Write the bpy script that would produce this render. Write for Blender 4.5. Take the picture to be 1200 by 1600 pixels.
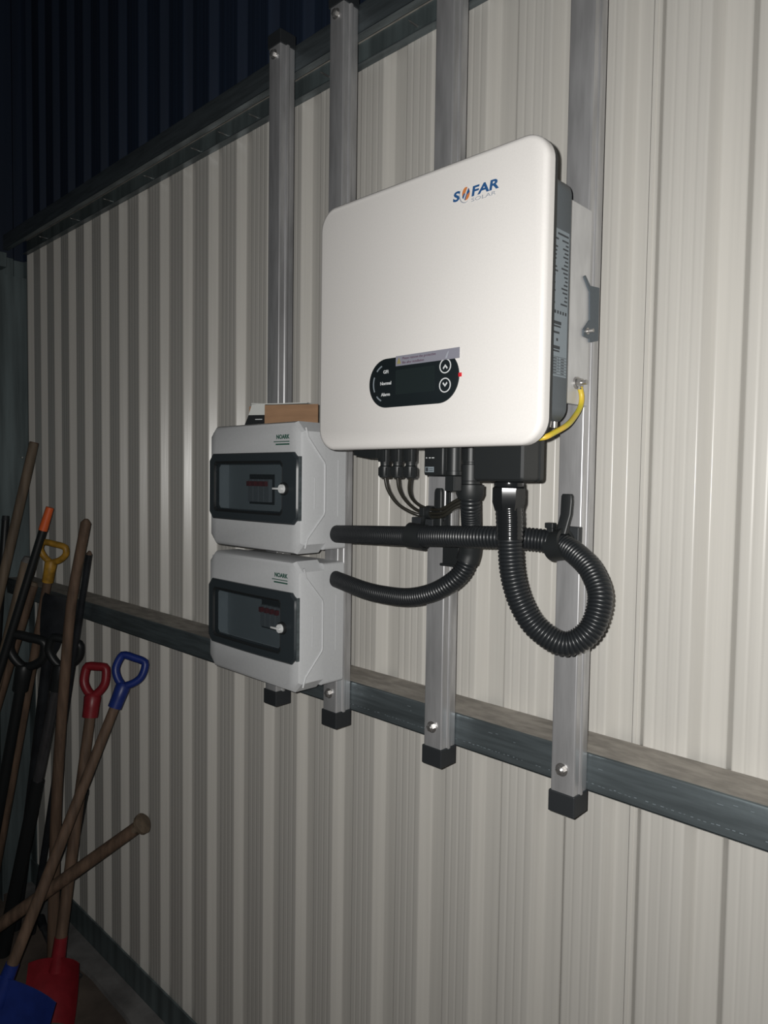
import bpy, bmesh, math, random
from mathutils import Vector, Matrix

for o in list(bpy.data.objects):
    bpy.data.objects.remove(o)
random.seed(4)
scene = bpy.context.scene
C = scene.collection
V = Vector

# ------------------------------------------------------------------ camera
CAM = V((0.0, -0.9555, 1.71))
RIGHT, DOWN, FWD = V((0.7215, 0.6923, 0.0141)), V((0.0428, -0.0243, -0.9988)), V((-0.6911, 0.7212, -0.0471))
cd = bpy.data.cameras.new('camera')
cam = bpy.data.objects.new('camera', cd)
C.objects.link(cam)
cd.sensor_fit = 'HORIZONTAL'
cd.sensor_width = 36.0
cd.lens = 1108.66 / 1200 * 36
cd.clip_start = 0.02
m = Matrix.Identity(4)
for i in range(3):
    m[i][0], m[i][1], m[i][2], m[i][3] = RIGHT[i], -DOWN[i], -FWD[i], CAM[i]
cam.matrix_world = m
scene.camera = cam

# ------------------------------------------------------------------ light: dark shed lit by the phone's flash
w = bpy.data.worlds.new('world')
scene.world = w
w.use_nodes = True
w.node_tree.nodes['Background'].inputs[0].default_value = (0.55, 0.62, 0.75, 1)
w.node_tree.nodes['Background'].inputs[1].default_value = 0.012
ld = bpy.data.lights.new('flash', 'POINT')
ld.energy = 55
ld.shadow_soft_size = 0.004
ld.color = (1.0, 0.985, 0.955)
flash = bpy.data.objects.new('flash', ld)
C.objects.link(flash)
flash.location = CAM - RIGHT * 0.016 - DOWN * 0.012
scene.view_settings.view_transform = 'Standard'
scene.view_settings.look = 'None'
scene.view_settings.gamma = 1
scene.view_settings.use_curve_mapping = False
scene.view_settings.exposure = 0.0


# ------------------------------------------------------------------ materials
def mat(name, col, rough=0.5, metal=0.0, var=0.0, scale=(20, 20, 20), col2=None, bump=0.0, bscale=None,
        spec=0.5, coat=0.0, detail=4.0, lo=0.35, hi=0.65, rvar=0.0):
    mt = bpy.data.materials.new(name)
    mt.use_nodes = True
    nt = mt.node_tree
    b = nt.nodes['Principled BSDF']
    b.inputs['Base Color'].default_value = (*col, 1)
    b.inputs['Roughness'].default_value = rough
    b.inputs['Metallic'].default_value = metal
    b.inputs['Specular IOR Level'].default_value = spec
    b.inputs['Coat Weight'].default_value = coat
    b.inputs['Coat Roughness'].default_value = 0.15
    if var > 0 or bump > 0:
        tc = nt.nodes.new('ShaderNodeTexCoord')
        mp = nt.nodes.new('ShaderNodeMapping')
        mp.inputs['Scale'].default_value = scale
        nz = nt.nodes.new('ShaderNodeTexNoise')
        nz.inputs['Scale'].default_value = 1.0
        nz.inputs['Detail'].default_value = detail
        nt.links.new(tc.outputs['Object'], mp.inputs['Vector'])
        nt.links.new(mp.outputs[0], nz.inputs['Vector'])
        if var > 0:
            rp = nt.nodes.new('ShaderNodeValToRGB')
            c2 = col2 if col2 else tuple(c * (1 - var) for c in col)
            rp.color_ramp.elements[0].color = (*c2, 1)
            rp.color_ramp.elements[1].color = (*col, 1)
            rp.color_ramp.elements[0].position = lo
            rp.color_ramp.elements[1].position = hi
            nt.links.new(nz.outputs['Fac'], rp.inputs[0])
            nt.links.new(rp.outputs[0], b.inputs['Base Color'])
            if rvar:
                mr = nt.nodes.new('ShaderNodeMapRange')
                mr.inputs['To Min'].default_value = rough + rvar
                mr.inputs['To Max'].default_value = rough - rvar
                nt.links.new(nz.outputs['Fac'], mr.inputs[0])
                nt.links.new(mr.outputs[0], b.inputs['Roughness'])
        if bump > 0:
            n2 = nz
            if bscale:
                mp2 = nt.nodes.new('ShaderNodeMapping')
                mp2.inputs['Scale'].default_value = bscale
                nt.links.new(tc.outputs['Object'], mp2.inputs['Vector'])
                n2 = nt.nodes.new('ShaderNodeTexNoise')
                n2.inputs['Scale'].default_value = 1.0
                nt.links.new(mp2.outputs[0], n2.inputs['Vector'])
            bp = nt.nodes.new('ShaderNodeBump')
            bp.inputs['Strength'].default_value = bump
            bp.inputs['Distance'].default_value = 0.002
            nt.links.new(n2.outputs['Fac'], bp.inputs['Height'])
            nt.links.new(bp.outputs[0], b.inputs['Normal'])
    return mt


def smoked_glass(name, tint):
    mt = bpy.data.materials.new(name)
    mt.use_nodes = True
    nt = mt.node_tree
    nt.nodes.remove(nt.nodes['Principled BSDF'])
    out = nt.nodes['Material Output']
    tr = nt.nodes.new('ShaderNodeBsdfTransparent')
    tr.inputs[0].default_value = (*tint, 1)
    gl = nt.nodes.new('ShaderNodeBsdfGlossy')
    gl.inputs['Roughness'].default_value = 0.08
    df = nt.nodes.new('ShaderNodeBsdfDiffuse')
    df.inputs[0].default_value = (0.04, 0.047, 0.052, 1)
    lw = nt.nodes.new('ShaderNodeLayerWeight')
    lw.inputs[0].default_value = 0.5
    pw = nt.nodes.new('ShaderNodeMath')
    pw.operation = 'POWER'
    pw.inputs[1].default_value = 5.0
    nt.links.new(lw.outputs['Facing'], pw.inputs[0])
    fr = nt.nodes.new('ShaderNodeMath')
    fr.operation = 'MULTIPLY_ADD'
    fr.inputs[1].default_value = 0.9
    fr.inputs[2].default_value = 0.04
    nt.links.new(pw.outputs[0], fr.inputs[0])
    m0 = nt.nodes.new('ShaderNodeMixShader')
    m0.inputs[0].default_value = 0.22
    mx = nt.nodes.new('ShaderNodeMixShader')
    nt.links.new(tr.outputs[0], m0.inputs[1])
    nt.links.new(df.outputs[0], m0.inputs[2])
    nt.links.new(fr.outputs[0], mx.inputs[0])
    nt.links.new(m0.outputs[0], mx.inputs[1])
    nt.links.new(gl.outputs[0], mx.inputs[2])
    nt.links.new(mx.outputs[0], out.inputs[0])
    return mt


M = {
    'cream': mat('cream_paint', (0.60, 0.582, 0.542), 0.30, 0, 0.08, (90, 90, 1.2), bump=0.06, bscale=(220, 220, 6)),
    'navy': mat('navy_sheet', (0.016, 0.027, 0.052), 0.55, 0, 0.25, (30, 30, 0.8)),
    'galv': mat('galvanised_steel', (0.19, 0.225, 0.24), 0.42, 0.7, 0.35, (9, 60, 110), rvar=0.08, bump=0.08, bscale=(60, 60, 60)),
    'galv_dark': mat('weathered_galvanised', (0.20, 0.25, 0.26), 0.5, 0.5, 0.45, (26, 26, 2.0)),
    'dust': mat('dusty_steel', (0.40, 0.37, 0.33), 0.7, 0.1, 0.35, (25, 60, 60), bump=0.2, bscale=(180, 180, 180)),
    'alu': mat('mill_aluminium', (0.60, 0.60, 0.61), 0.36, 0.62, 0.25, (70, 70, 9), rvar=0.08, bump=0.05, bscale=(260, 260, 14)),
    'cast': mat('cast_aluminium', (0.60, 0.60, 0.60), 0.5, 0.25, 0.12, (60, 60, 20)),
    'blackpl': mat('black_plastic', (0.014, 0.016, 0.017), 0.45, 0, spec=0.45),
    'conduit': mat('black_conduit', (0.013, 0.015, 0.017), 0.36, 0, spec=0.5),
    'sleeve': mat('black_shrink_sleeve', (0.010, 0.011, 0.012), 0.16, 0, spec=0.6),
    'caps': mat('black_end_cap', (0.022, 0.025, 0.028), 0.55),
    'rubber': mat('black_cable_sheath', (0.020, 0.019, 0.015), 0.35),
    'white': mat('white_powder_coat', (0.665, 0.646, 0.626), 0.38, 0, 0.03, (400, 400, 400), bump=0.03, bscale=(900, 900, 900)),
    'slate': mat('slate_grey_coat', (0.085, 0.105, 0.122), 0.48, 0, 0.06, (300, 300, 300)),
    'label': mat('grey_label', (0.20, 0.235, 0.26), 0.5),
    'ink': mat('dark_ink', (0.03, 0.035, 0.04), 0.6),
    'disp': mat('display_black', (0.010, 0.014, 0.016), 0.3),
    'screen': mat('screen_glass', (0.014, 0.020, 0.021), 0.22),
    'mark': mat('pale_print', (0.55, 0.57, 0.58), 0.6),
    'film': mat('sticker_film', (0.21, 0.21, 0.25), 0.45),
    'filmink': mat('sticker_ink', (0.10, 0.06, 0.09), 0.6),
    'filmyel': mat('sticker_yellow', (0.25, 0.22, 0.09), 0.6),
    'red': mat('red_plastic', (0.55, 0.02, 0.03), 0.45),
    'logo_blue': mat('logo_blue', (0.018, 0.075, 0.20), 0.5),
    'logo_grey': mat('logo_grey', (0.30, 0.32, 0.36), 0.5),
    'logo_orange': mat('logo_orange', (0.50, 0.17, 0.05), 0.5),
    'boxgrey': mat('light_grey_abs', (0.52, 0.53, 0.54), 0.42, 0, 0.04, (200, 200, 200)),
    'frame': mat('smoke_grey_frame', (0.026, 0.033, 0.038), 0.34),
    'pane': smoked_glass('smoked_pane', (0.80, 0.84, 0.86)),
    'breaker': mat('breaker_body', (0.30, 0.30, 0.31), 0.5),
    'plate': mat('inner_plate', (0.40, 0.42, 0.43), 0.5),
    'green': mat('green_print', (0.02, 0.085, 0.06), 0.6),
    'chrome': mat('zinc_plated', (0.42, 0.41, 0.40), 0.33, 0.85),
    'key': mat('pale_key_plastic', (0.62, 0.63, 0.63), 0.4),
    'card': mat('brown_cardboard', (0.30, 0.175, 0.098), 0.85, 0, 0.15, (18, 18, 90)),
    'cardwhite': mat('white_carton', (0.52, 0.53, 0.51), 0.6),
    'earth': mat('yellow_wire', (0.62, 0.42, 0.045), 0.42, 0, 0.25, (40, 40, 40), col2=(0.50, 0.46, 0.02)),
    'wood': mat('worn_wood', (0.165, 0.105, 0.070), 0.7, 0, 0.45, (60, 60, 5), bump=0.2, bscale=(180, 180, 8)),
    'wood2': mat('pale_wood', (0.20, 0.15, 0.105), 0.7, 0, 0.4, (60, 60, 5), bump=0.2, bscale=(180, 180, 8)),
    'orange': mat('orange_plastic', (0.75, 0.13, 0.03), 0.5),
    'yellow': mat('dirty_yellow_plastic', (0.50, 0.27, 0.03), 0.5, 0, 0.5, (40, 40, 40)),
    'bluepl': mat('blue_plastic', (0.014, 0.035, 0.21), 0.4, 0, 0.2, (30, 30, 30)),
    'redpl': mat('dark_red_plastic', (0.26, 0.018, 0.026), 0.4, 0, 0.2, (30, 30, 30)),
    'tooldark': mat('dark_tool_steel', (0.03, 0.034, 0.04), 0.45, 0.3, 0.4, (20, 20, 20)),
    'tube': mat('grey_steel_tube', (0.16, 0.16, 0.17), 0.3, 0.7, 0.3, (50, 50, 10)),
    'floor': mat('dirty_concrete', (0.14, 0.11, 0.09), 0.9, 0, 0.6, (5, 5, 5), bump=0.5, bscale=(50, 50, 50)),
    'kerb': mat('grey_kerb', (0.21, 0.205, 0.20), 0.85, 0, 0.5, (9, 9, 9), bump=0.4, bscale=(70, 70, 70)),
}


# ------------------------------------------------------------------ helpers
def obj(name, bm, material, parent=None, smooth=None, loc=None):
    me = bpy.data.meshes.new(name)
    bmesh.ops.recalc_face_normals(bm, faces=bm.faces)
    bm.to_mesh(me)
    bm.free()
    me.materials.append(M[material])
    if smooth is not None:
        me.polygons.foreach_set('use_smooth', [True] * len(me.polygons))
        me.set_sharp_from_angle(angle=math.radians(smooth))
    o = bpy.data.objects.new(name, me)
    C.objects.link(o)
    if parent:
        o.parent = parent
    if loc:
        o.location = loc
    return o


def tag(o, label, cat, group=None):
    o['label'] = label
    o['category'] = cat
    if group:
        o['group'] = group
    return o


def thing(name, label, cat, loc=(0, 0, 0), group=None):
    o = bpy.data.objects.new(name, None)
    o.empty_display_size = 0.05
    C.objects.link(o)
    o.location = loc
    return tag(o, label, cat, group)


def struct(o):
    o['kind'] = 'structure'
    return o


def add_box(bm, x0, x1, y0, y1, z0, z1, bev=0.0, seg=2):
    vs = [bm.verts.new((x, y, z)) for x in (x0, x1) for y in (y0, y1) for z in (z0, z1)]
    fs = [(0, 1, 3, 2), (4, 6, 7, 5), (0, 4, 5, 1), (2, 3, 7, 6), (0, 2, 6, 4), (1, 5, 7, 3)]
    nf = [bm.faces.new([vs[i] for i in f]) for f in fs]
    if bev > 0:
        es = list({e for f in nf for e in f.edges})
        bmesh.ops.bevel(bm, geom=es, offset=bev, segments=seg, affect='EDGES', profile=0.5)
    return bm


def box(*a, **k):
    return add_box(bmesh.new(), *a, **k)


def loft(bm, rings, cap0=True, cap1=True, closed=True):
    rv = [[bm.verts.new(p) for p in r] for r in rings]
    n = len(rv[0])
    for a, b in zip(rv, rv[1:]):
        for i in range(n if closed else n - 1):
            j = (i + 1) % n
            bm.faces.new((a[i], a[j], b[j], b[i]))
    if cap0:
        bm.faces.new(rv[0])
    if cap1:
        bm.faces.new(rv[-1])
    return bm


def rrect(x0, x1, z0, z1, r, n=6):
    pts = []
    for cx, cz, a0 in ((x1 - r, z1 - r, 0), (x0 + r, z1 - r, 90), (x0 + r, z0 + r, 180), (x1 - r, z0 + r, 270)):
        for k in range(n + 1):
            a = math.radians(a0 + 90 * k / n)
            pts.append((cx + r * math.cos(a), cz + r * math.sin(a)))
    return pts


def rr_loft(bm, x0, x1, z0, z1, r, layers, n=6):
    """rounded rectangles in XZ stacked along Y: layers = [(inset, y)]"""
    return loft(bm, [[(x, y, z) for x, z in rrect(x0 + i, x1 - i, z0 + i, z1 - i, max(r - i, 0.0005), n)] for i, y in layers])


def rz_loft(bm, x0, x1, y0, y1, r, layers, n=6):
    """rounded rectangles in XY stacked along Z"""
    return loft(bm, [[(x, y, z) for x, y in rrect(x0 + i, x1 - i, y0 + i, y1 - i, max(r - i, 0.0005), n)] for i, z in layers])


def prism_z(bm, pts, z0, z1):
    return loft(bm, [[(x, y, z0) for x, y in pts], [(x, y, z1) for x, y in pts]])


def frame_of(d):
    d = d.normalized()
    a = V((0, 0, 1)) if abs(d.z) < 0.9 else V((1, 0, 0))
    u = d.cross(a).normalized()
    return u, d.cross(u).normalized()


def catmull(pts, step):
    pts = [V(p) for p in pts]
    P = [pts[0] * 2 - pts[1]] + pts + [pts[-1] * 2 - pts[-2]]
    out = []
    for i in range(1, len(P) - 2):
        a, b, c, d = P[i - 1:i + 3]
        for k in range(24):
            t = k / 24
            out.append(0.5 * ((2 * b) + (c - a) * t + (2 * a - 5 * b + 4 * c - d) * t * t + (3 * b - a - 3 * c + d) * t ** 3))
    out.append(pts[-1])
    res, acc = [out[0]], 0.0
    for a, b in zip(out, out[1:]):
        L = (b - a).length
        while acc + L >= step and L > 0:
            a = a + (b - a) * ((step - acc) / L)
            L = (b - a).length
            acc = 0.0
            res.append(a)
        acc += L
    if (res[-1] - out[-1]).length > step * 0.3:
        res.append(out[-1])
    return res


def sweep(bm, pts, rad, n=16, closed=False, flat=1.0):
    """tube along points; rad = number or function(index, count); flat squeezes along the second frame axis"""
    pts = [V(p) for p in pts]
    cnt = len(pts)
    tang = []
    for i in range(cnt):
        if closed:
            t = pts[(i + 1) % cnt] - pts[i - 1]
        else:
            t = pts[min(i + 1, cnt - 1)] - pts[max(i - 1, 0)]
        tang.append(t.normalized())
    u, v = frame_of(tang[0])
    rings = []
    for i in range(cnt):
        u = (u - tang[i] * u.dot(tang[i])).normalized()
        v = tang[i].cross(u)
        r = rad(i, cnt) if callable(rad) else rad
        rings.append([pts[i] + (u * math.cos(2 * math.pi * k / n) + v * flat * math.sin(2 * math.pi * k / n)) * r for k in range(n)])
    if closed:
        rings.append(rings[0])
        return loft(bm, rings, False, False)
    return loft(bm, rings)


def cyl(bm, a, b, r0, r1=None, n=20, caps=True):
    a, b = V(a), V(b)
    r1 = r0 if r1 is None else r1
    u, v = frame_of(b - a)
    return loft(bm, [[p + (u * math.cos(2 * math.pi * k / n) + v * math.sin(2 * math.pi * k / n)) * r for k in range(n)] for p, r in ((a, r0), (b, r1))], caps, caps)


def lathe_z(bm, cx, cy, prof, n=24):
    """prof = [(r, z)]"""
    return loft(bm, [[(cx + r * math.cos(2 * math.pi * k / n), cy + r * math.sin(2 * math.pi * k / n), z) for k in range(n)] for r, z in prof])


def poly_prism(bm, pts, thick):
    """closed loop of 3D points, extruded by a vector"""
    pts = [V(p) for p in pts]
    t = V(thick)
    return loft(bm, [pts, [p + t for p in pts]])


def text(name, body, size, origin, xdir, up, material, parent, bold=0.0, align='LEFT', sx=1.0, thick=0.0002):
    cu = bpy.data.curves.new(name, 'FONT')
    cu.body = body
    cu.size = size
    cu.offset = bold
    cu.extrude = thick
    cu.align_x = align
    cu.resolution_u = 3
    o = bpy.data.objects.new(name, cu)
    C.objects.link(o)
    dg = bpy.context.evaluated_depsgraph_get()
    me = bpy.data.meshes.new_from_object(o.evaluated_get(dg))
    bpy.data.objects.remove(o)
    x, u = V(xdir).normalized(), V(up).normalized()
    n = x.cross(u)
    mt = Matrix(((x.x * sx, u.x, n.x, origin[0]), (x.y * sx, u.y, n.y, origin[1]), (x.z * sx, u.z, n.z, origin[2]), (0, 0, 0, 1)))
    me.transform(mt)
    me.materials.clear()
    me.materials.append(M[material])
    ob = bpy.data.objects.new(name, me)
    C.objects.link(ob)
    ob.parent = parent
    return ob


# ------------------------------------------------------------------ setting
WY = 0.1318          # room-side face of the cladding
P = 0.1323           # rib pitch
GX = -0.531          # left mouth of one groove
XEND = -3.05


def sheet_profile(k0, k1, x_lo, x_hi):
    pts = []
    for k in range(k0, k1):
        x = GX + k * P
        sl = 0.0204 / 0.0133
        pts += [(x - 0.0040, 0), (x - 0.0012, 0), (x + 0.0006, 0.0008), (x + 0.0018, 0.0008 + 0.0012 * sl), (x + 0.0127, 0.0212 - 0.0012 * sl), (x + 0.0139, 0.0212), (x + 0.0157, 0.022), (x + 0.0180, 0.022),
                (x + 0.0475, 0.022), (x + 0.0498, 0.022), (x + 0.0516, 0.0212), (x + 0.0528, 0.0212 - 0.0012 * sl), (x + 0.0637, 0.0008 + 0.0012 * sl), (x + 0.0649, 0.0008), (x + 0.0667, 0), (x + 0.0690, 0)]
        f = x + 0.0655
        for c in (0.016, 0.0335, 0.051):
            pts += [(f + c - 0.0042, 0), (f + c - 0.0026, 0), (f + c - 0.0008, 0.0006), (f + c + 0.0008, 0.0006), (f + c + 0.0026, 0), (f + c + 0.0042, 0)]
    pts = [q for q in pts if x_lo < q[0] < x_hi]

    def dep(x):
        t = ((x - GX) % P)
        return 0.022 if 0.0157 < t < 0.0498 else 0.0
    return [(x_lo, dep(x_lo))] + pts + [(x_hi, dep(x_hi))]


def cladding(wall, name, material, z0, z1, first):
    seam = GX + 0.0375
    for s in range(-3, 2):
        lo = max(seam + s * 8 * P, XEND + 0.002) + 0.0007
        hi = min(seam + (s + 1) * 8 * P, 1.2) - 0.0007
        if hi <= lo:
            continue
        pr = sheet_profile(-40, 40, lo, hi)
        off = 0.0
        front = [(x, WY + d + off) for x, d in pr]
        back = [(x, y + 0.0012) for x, y in reversed(front)]
        bm = prism_z(bmesh.new(), front + back, z0, z1)
        obj(name, bm, material, wall, 50)
        # lapped edge of the sheet: folded strip lying in the groove
        bm = box(lo, lo + 0.006, WY + 0.0208, WY + 0.0222, z0 + 0.002, z1 - 0.002)
        obj('lap_edge', bm, material, wall)


wall = struct(obj('wall_back', box(XEND, 1.2, WY + 0.026, WY + 0.032, 0.0, 2.66), 'tooldark'))
cladding(wall, 'cladding_sheet', 'cream', 0.02, 2.655, 0)
wall2 = struct(obj('wall_back_upper', box(XEND, 1.2, WY + 0.026, WY + 0.032, 2.66, 4.6), 'tooldark'))
cladding(wall2, 'blue_sheet', 'navy', 2.665, 4.6, 0)

# end wall on the left: galvanised ribbed sheet
bm = bmesh.new()
pts = []
y = -2.6
while y < 0.15:
    pts += [(XEND, y), (XEND, y + 0.055), (XEND - 0.02, y + 0.065), (XEND - 0.02, y + 0.10), (XEND, y + 0.11)]
    y += 0.125
loop = pts + [(x - 0.004, yy) for x, yy in reversed(pts)]
wl = struct(obj('wall_left', prism_z(bm, loop, 0, 2.56), 'galv_dark'))
struct(obj('wall_left_upper', prism_z(bmesh.new(), loop, 2.562, 4.6), 'navy'))
# floor, kerb, base rail
struct(obj('floor', box(XEND - 0.1, 3.0, -4.0, WY + 0.03, -0.08, 0.0), 'floor'))
bm = bmesh.new()
xs = [XEND + 0.02 + i * 0.12 for i in range(36)]
rings = []
for x in xs:
    j = random.uniform(-0.01, 0.01)
    rings.append([(x, 0.045 + j, 0.0), (x, 0.050 + j, 0.012), (x, 0.121, 0.016), (x, 0.121, 0.0)])
loft(bm, rings)
struct(obj('trim_1', bm, 'kerb'))
bm = box(XEND + 0.005, 1.2, WY - 0.010, WY - 0.004, 0.0, 0.108)
struct(obj('trim_2', bm, 'galv_dark'))


# ------------------------------------------------------------------ girts (lipped channels, open side down)
def girt(name, label, z0, z1, x0, x1, dusty):
    t = thing(name, label, 'steel beam', (x0, 0.085, z0), )
    L = (-x0, -0.085, -z0)
    k = 0.0025
    ya, yb = 0.0405, WY - 0.0005
    bm = bmesh.new()
    prof = [(ya, z0), (ya, z1 - 0.004), (ya + 0.0012, z1 - 0.0012), (ya + 0.004, z1), (ya + 0.004, z1 - k), (ya + k, z1 - 0.004), (ya + k, z0)]
    loft(bm, [[(x, yy, z) for yy, z in prof] for x in (x0, x1)])
    obj('front_flange', bm, 'galv', t, 40, L)
    obj('web', box(x0, x1, ya + 0.004, yb, z1 - k, z1), dusty, t, None, L)
    obj('rear_flange', box(x0, x1, yb - k, yb, z0, z1 - k), 'galv_dark', t, None, L)
    obj('front_lip', box(x0, x1, ya, ya + 0.018, z0 - 0.001, z0 + 0.0015, bev=0.0006), 'galv', t, None, L)
    obj('rear_lip', box(x0, x1, yb - 0.020, yb, z0 - 0.001, z0 + 0.0015, bev=0.0006), 'galv', t, None, L)
    return t, L


g1, L1 = girt('wall_girt', 'galvanised channel rail with dusty top crossing the wall below the inverter', 1.2346, 1.2922, XEND + 0.01, 1.2, 'dust')
g2, L2 = girt('wall_girt', 'galvanised channel rail under the dark blue sheeting along the top of the cream wall', 2.5841, 2.6417, XEND + 0.01, 1.2, 'dust')
rg = random.Random(7)
bm = bmesh.new()
x = -1.05
while x < 0.6:
    w_ = rg.uniform(0.0015, 0.0055)
    if rg.random() < 0.8:
        z = 1.2465 + rg.uniform(-0.0007, 0.0007)
        add_box(bm, x, x + w_, 0.0402, 0.0407, z, z + rg.uniform(0.0004, 0.0010))
    if rg.random() < 0.14:
        z = 1.277 + rg.uniform(-0.006, 0.006)
        add_box(bm, x, x + w_ * 1.6, 0.0402, 0.0407, z, z + 0.0006)
    x += w_ + rg.uniform(0.002, 0.008)
o = obj('scuff_marks', bm, 'label', g1, None, L1)
o['kind'] = 'stuff'
for x in (-2.84, -2.556, -2.297, -2.03, -1.765, -1.631, -1.496, -1.2276, -0.9655, -0.70):
    bm = cyl(bmesh.new(), (x, WY - 0.003, 2.606), (x, WY - 0.024, 2.606), 0.0022, 0.0018, 8)
    cyl(bm, (x, WY - 0.024, 2.606), (x, WY - 0.031, 2.606), 0.0018, 0.0003, 8)
    obj('screw', bm, 'chrome', g2, 30, L2)
# rail on the end wall, corner column
bm = box(XEND + 0.001, -2.985, -2.4, 0.036, 2.505, 2.56, bev=0.002)
tag(obj('end_wall_rail', bm, 'galv_dark'), 'short view of a grey rail on the end wall in the top left corner', 'steel beam')
t = thing('corner_column', 'dark galvanised corner column at the left end of the cream wall', 'column', (-3.02, 0.08, 0))
Lc = (3.02, -0.08, 0)
obj('web', box(-3.046, -3.043, 0.0, 0.128, 0, 2.49), 'galv_dark', t, None, Lc)
obj('flange', box(-3.043, -2.985, 0.1245, 0.128, 0.11, 1.22), 'galv_dark', t, None, Lc)
obj('flange', box(-3.046, -2.992, -0.003, 0.0, 0, 2.49), 'galv_dark', t, None, Lc)
for yy in (0.0995, 0.119):
    obj('screw', cyl(bmesh.new(), (-3.043, yy, 1.774), (-3.028, yy, 1.774), 0.004, 0.003, 8), 'chrome', t, 30, Lc)

# ------------------------------------------------------------------ vertical rails
S = 0.04


def post_profile():
    r = 0.0028
    pts = []
    bead = [(0.0028 * math.cos(math.pi * k / 10) ** 1.0, 0.0055 * math.sin(math.pi * k / 10)) for k in range(-5, 6)]
    for cx, cy, a0, side in ((S - r, S - r, 0, None), (r, S - r, 90, 'l'), (r, r, 180, None), (S - r, r, 270, 'r')):
        for k in range(5):
            a = math.radians(a0 + 22.5 * k)
            pts.append((cx + r * math.cos(a), cy + r * math.sin(a)))
        if side == 'l':
            pts += [(-d, S / 2 - o) for d, o in bead]
        if side == 'r':
            pts += [(S + d, S * 0.5 + o) for d, o in bead]
    return pts


def hexbolt(parent, x, y, z, L, r=0.0075):
    w_ = obj('washer', cyl(bmesh.new(), (x, y, z), (x, y - 0.0016, z), r * 1.35, n=24), 'chrome', parent, 30, L)
    bm = cyl(bmesh.new(), (x, y - 0.0016, z), (x, y - 0.0075, z), r, r * 0.97, 6)
    lathe = [(r * 0.8, 0.0075), (r * 0.5, 0.0095)]
    cyl(bm, (x, y - 0.0075, z), (x, y - 0.0095, z), r * 0.85, r * 0.45, 16)
    obj('bolt', bm, 'chrome', parent, 30, L)


prof = post_profile()
posts = [(-1.2784, 'aluminium upright behind the left side of the two grey boxes'),
         (-1.0819, 'aluminium upright behind the right edge of the two grey boxes'),
         (-0.8094, 'aluminium upright behind the middle of the white inverter'),
         (-0.5526, 'aluminium upright at the right of the inverter, nearest the camera')]
for x, lab in posts:
    t = thing('mounting_rail', lab, 'rail', (x + 0.02, 0.02, 1.203), 'aluminium uprights on the wall')
    L = (-x - 0.02, -0.02, -1.203)
    obj('tube', prism_z(bmesh.new(), [(x + px, py) for px, py in prof], 1.234, 2.631), 'alu', t, 25, L)
    for z0, z1 in ((1.203, 1.236), (2.629, 2.658)):
        obj('end_cap', box(x - 0.0022, x + S + 0.0022, -0.0022, S - 0.0002, z0, z1, bev=0.0015), 'caps', t, None, L)
    hexbolt(t, x + 0.019, 0, 1.272, L)
    hexbolt(t, x + 0.019, 0, 2.612, L)

# ------------------------------------------------------------------ inverter
t = thing('solar_inverter', 'white and slate grey solar inverter with black display hung on the aluminium uprights', 'inverter', (-0.667, -0.01, 1.754))
L = (0.667, 0.01, -1.754)
PX0, PX1, PZ0, PZ1 = -0.8738, -0.4615, 1.7539, 2.1329
bm = bmesh.new()
R_ = 0.034
rr_loft(bm, PX0, PX1, PZ0, PZ1, R_, [(0.003, -0.181), (0.0, -0.183), (0.0, -0.193), (0.0008, -0.1965), (0.0032, -0.1992), (0.007, -0.2003)], 10)
panel = obj('front_panel', bm, 'white', t, 35, L)
obj('gasket', rr_loft(bmesh.new(), PX0 + 0.002, PX1 - 0.001, PZ0 + 0.003, PZ1 + 0.0012, R_, [(0, -0.1835), (0, -0.1755)], 10), 'blackpl', t, 35, L)
HX0, HX1, HZ0, HZ1 = -0.862, -0.475, 1.786, 2.098
bm = rr_loft(bmesh.new(), HX0, HX1, HZ0, HZ1, 0.02, [(0, -0.176), (0, -0.118), (0.003, -0.113)], 8)
obj('housing', bm, 'slate', t, 35, L)
# heat sink: back plate, two side plates and fins
bm = box(-0.835, -0.5016, -0.113, -0.105, 1.818, 2.0935)
add_box(bm, -0.5076, -0.5016, -0.105, -0.0125, 1.818, 2.0935, bev=0.0008)
add_box(bm, -0.835, -0.829, -0.105, -0.0125, 1.818, 2.0935)
for k in range(22):
    xf = -0.822 + k * 0.0143
    add_box(bm, xf, xf + 0.002, -0.105, -0.022, 1.822, 2.09)
obj('heat_sink', bm, 'cast', t, None, L)
# earth bolt on the heat sink
bm = cyl(bmesh.new(), (-0.5016, -0.0465, 1.8477), (-0.4985, -0.0465, 1.8477), 0.0085, n=24)
cyl(bm, (-0.4985, -0.0465, 1.8477), (-0.492, -0.0465, 1.8477), 0.0065, 0.0062, 6)
cyl(bm, (-0.492, -0.0465, 1.8477), (-0.485, -0.0465, 1.8477), 0.0032, n=12)
obj('earth_bolt', bm, 'chrome', t, 30, L)
for yy in (-0.150, -0.135):
    obj('housing_screw', cyl(bmesh.new(), (-0.482, yy, 1.7865), (-0.482, yy, 1.779), 0.004, 0.0035, 12), 'chrome', t, 30, L)

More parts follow.
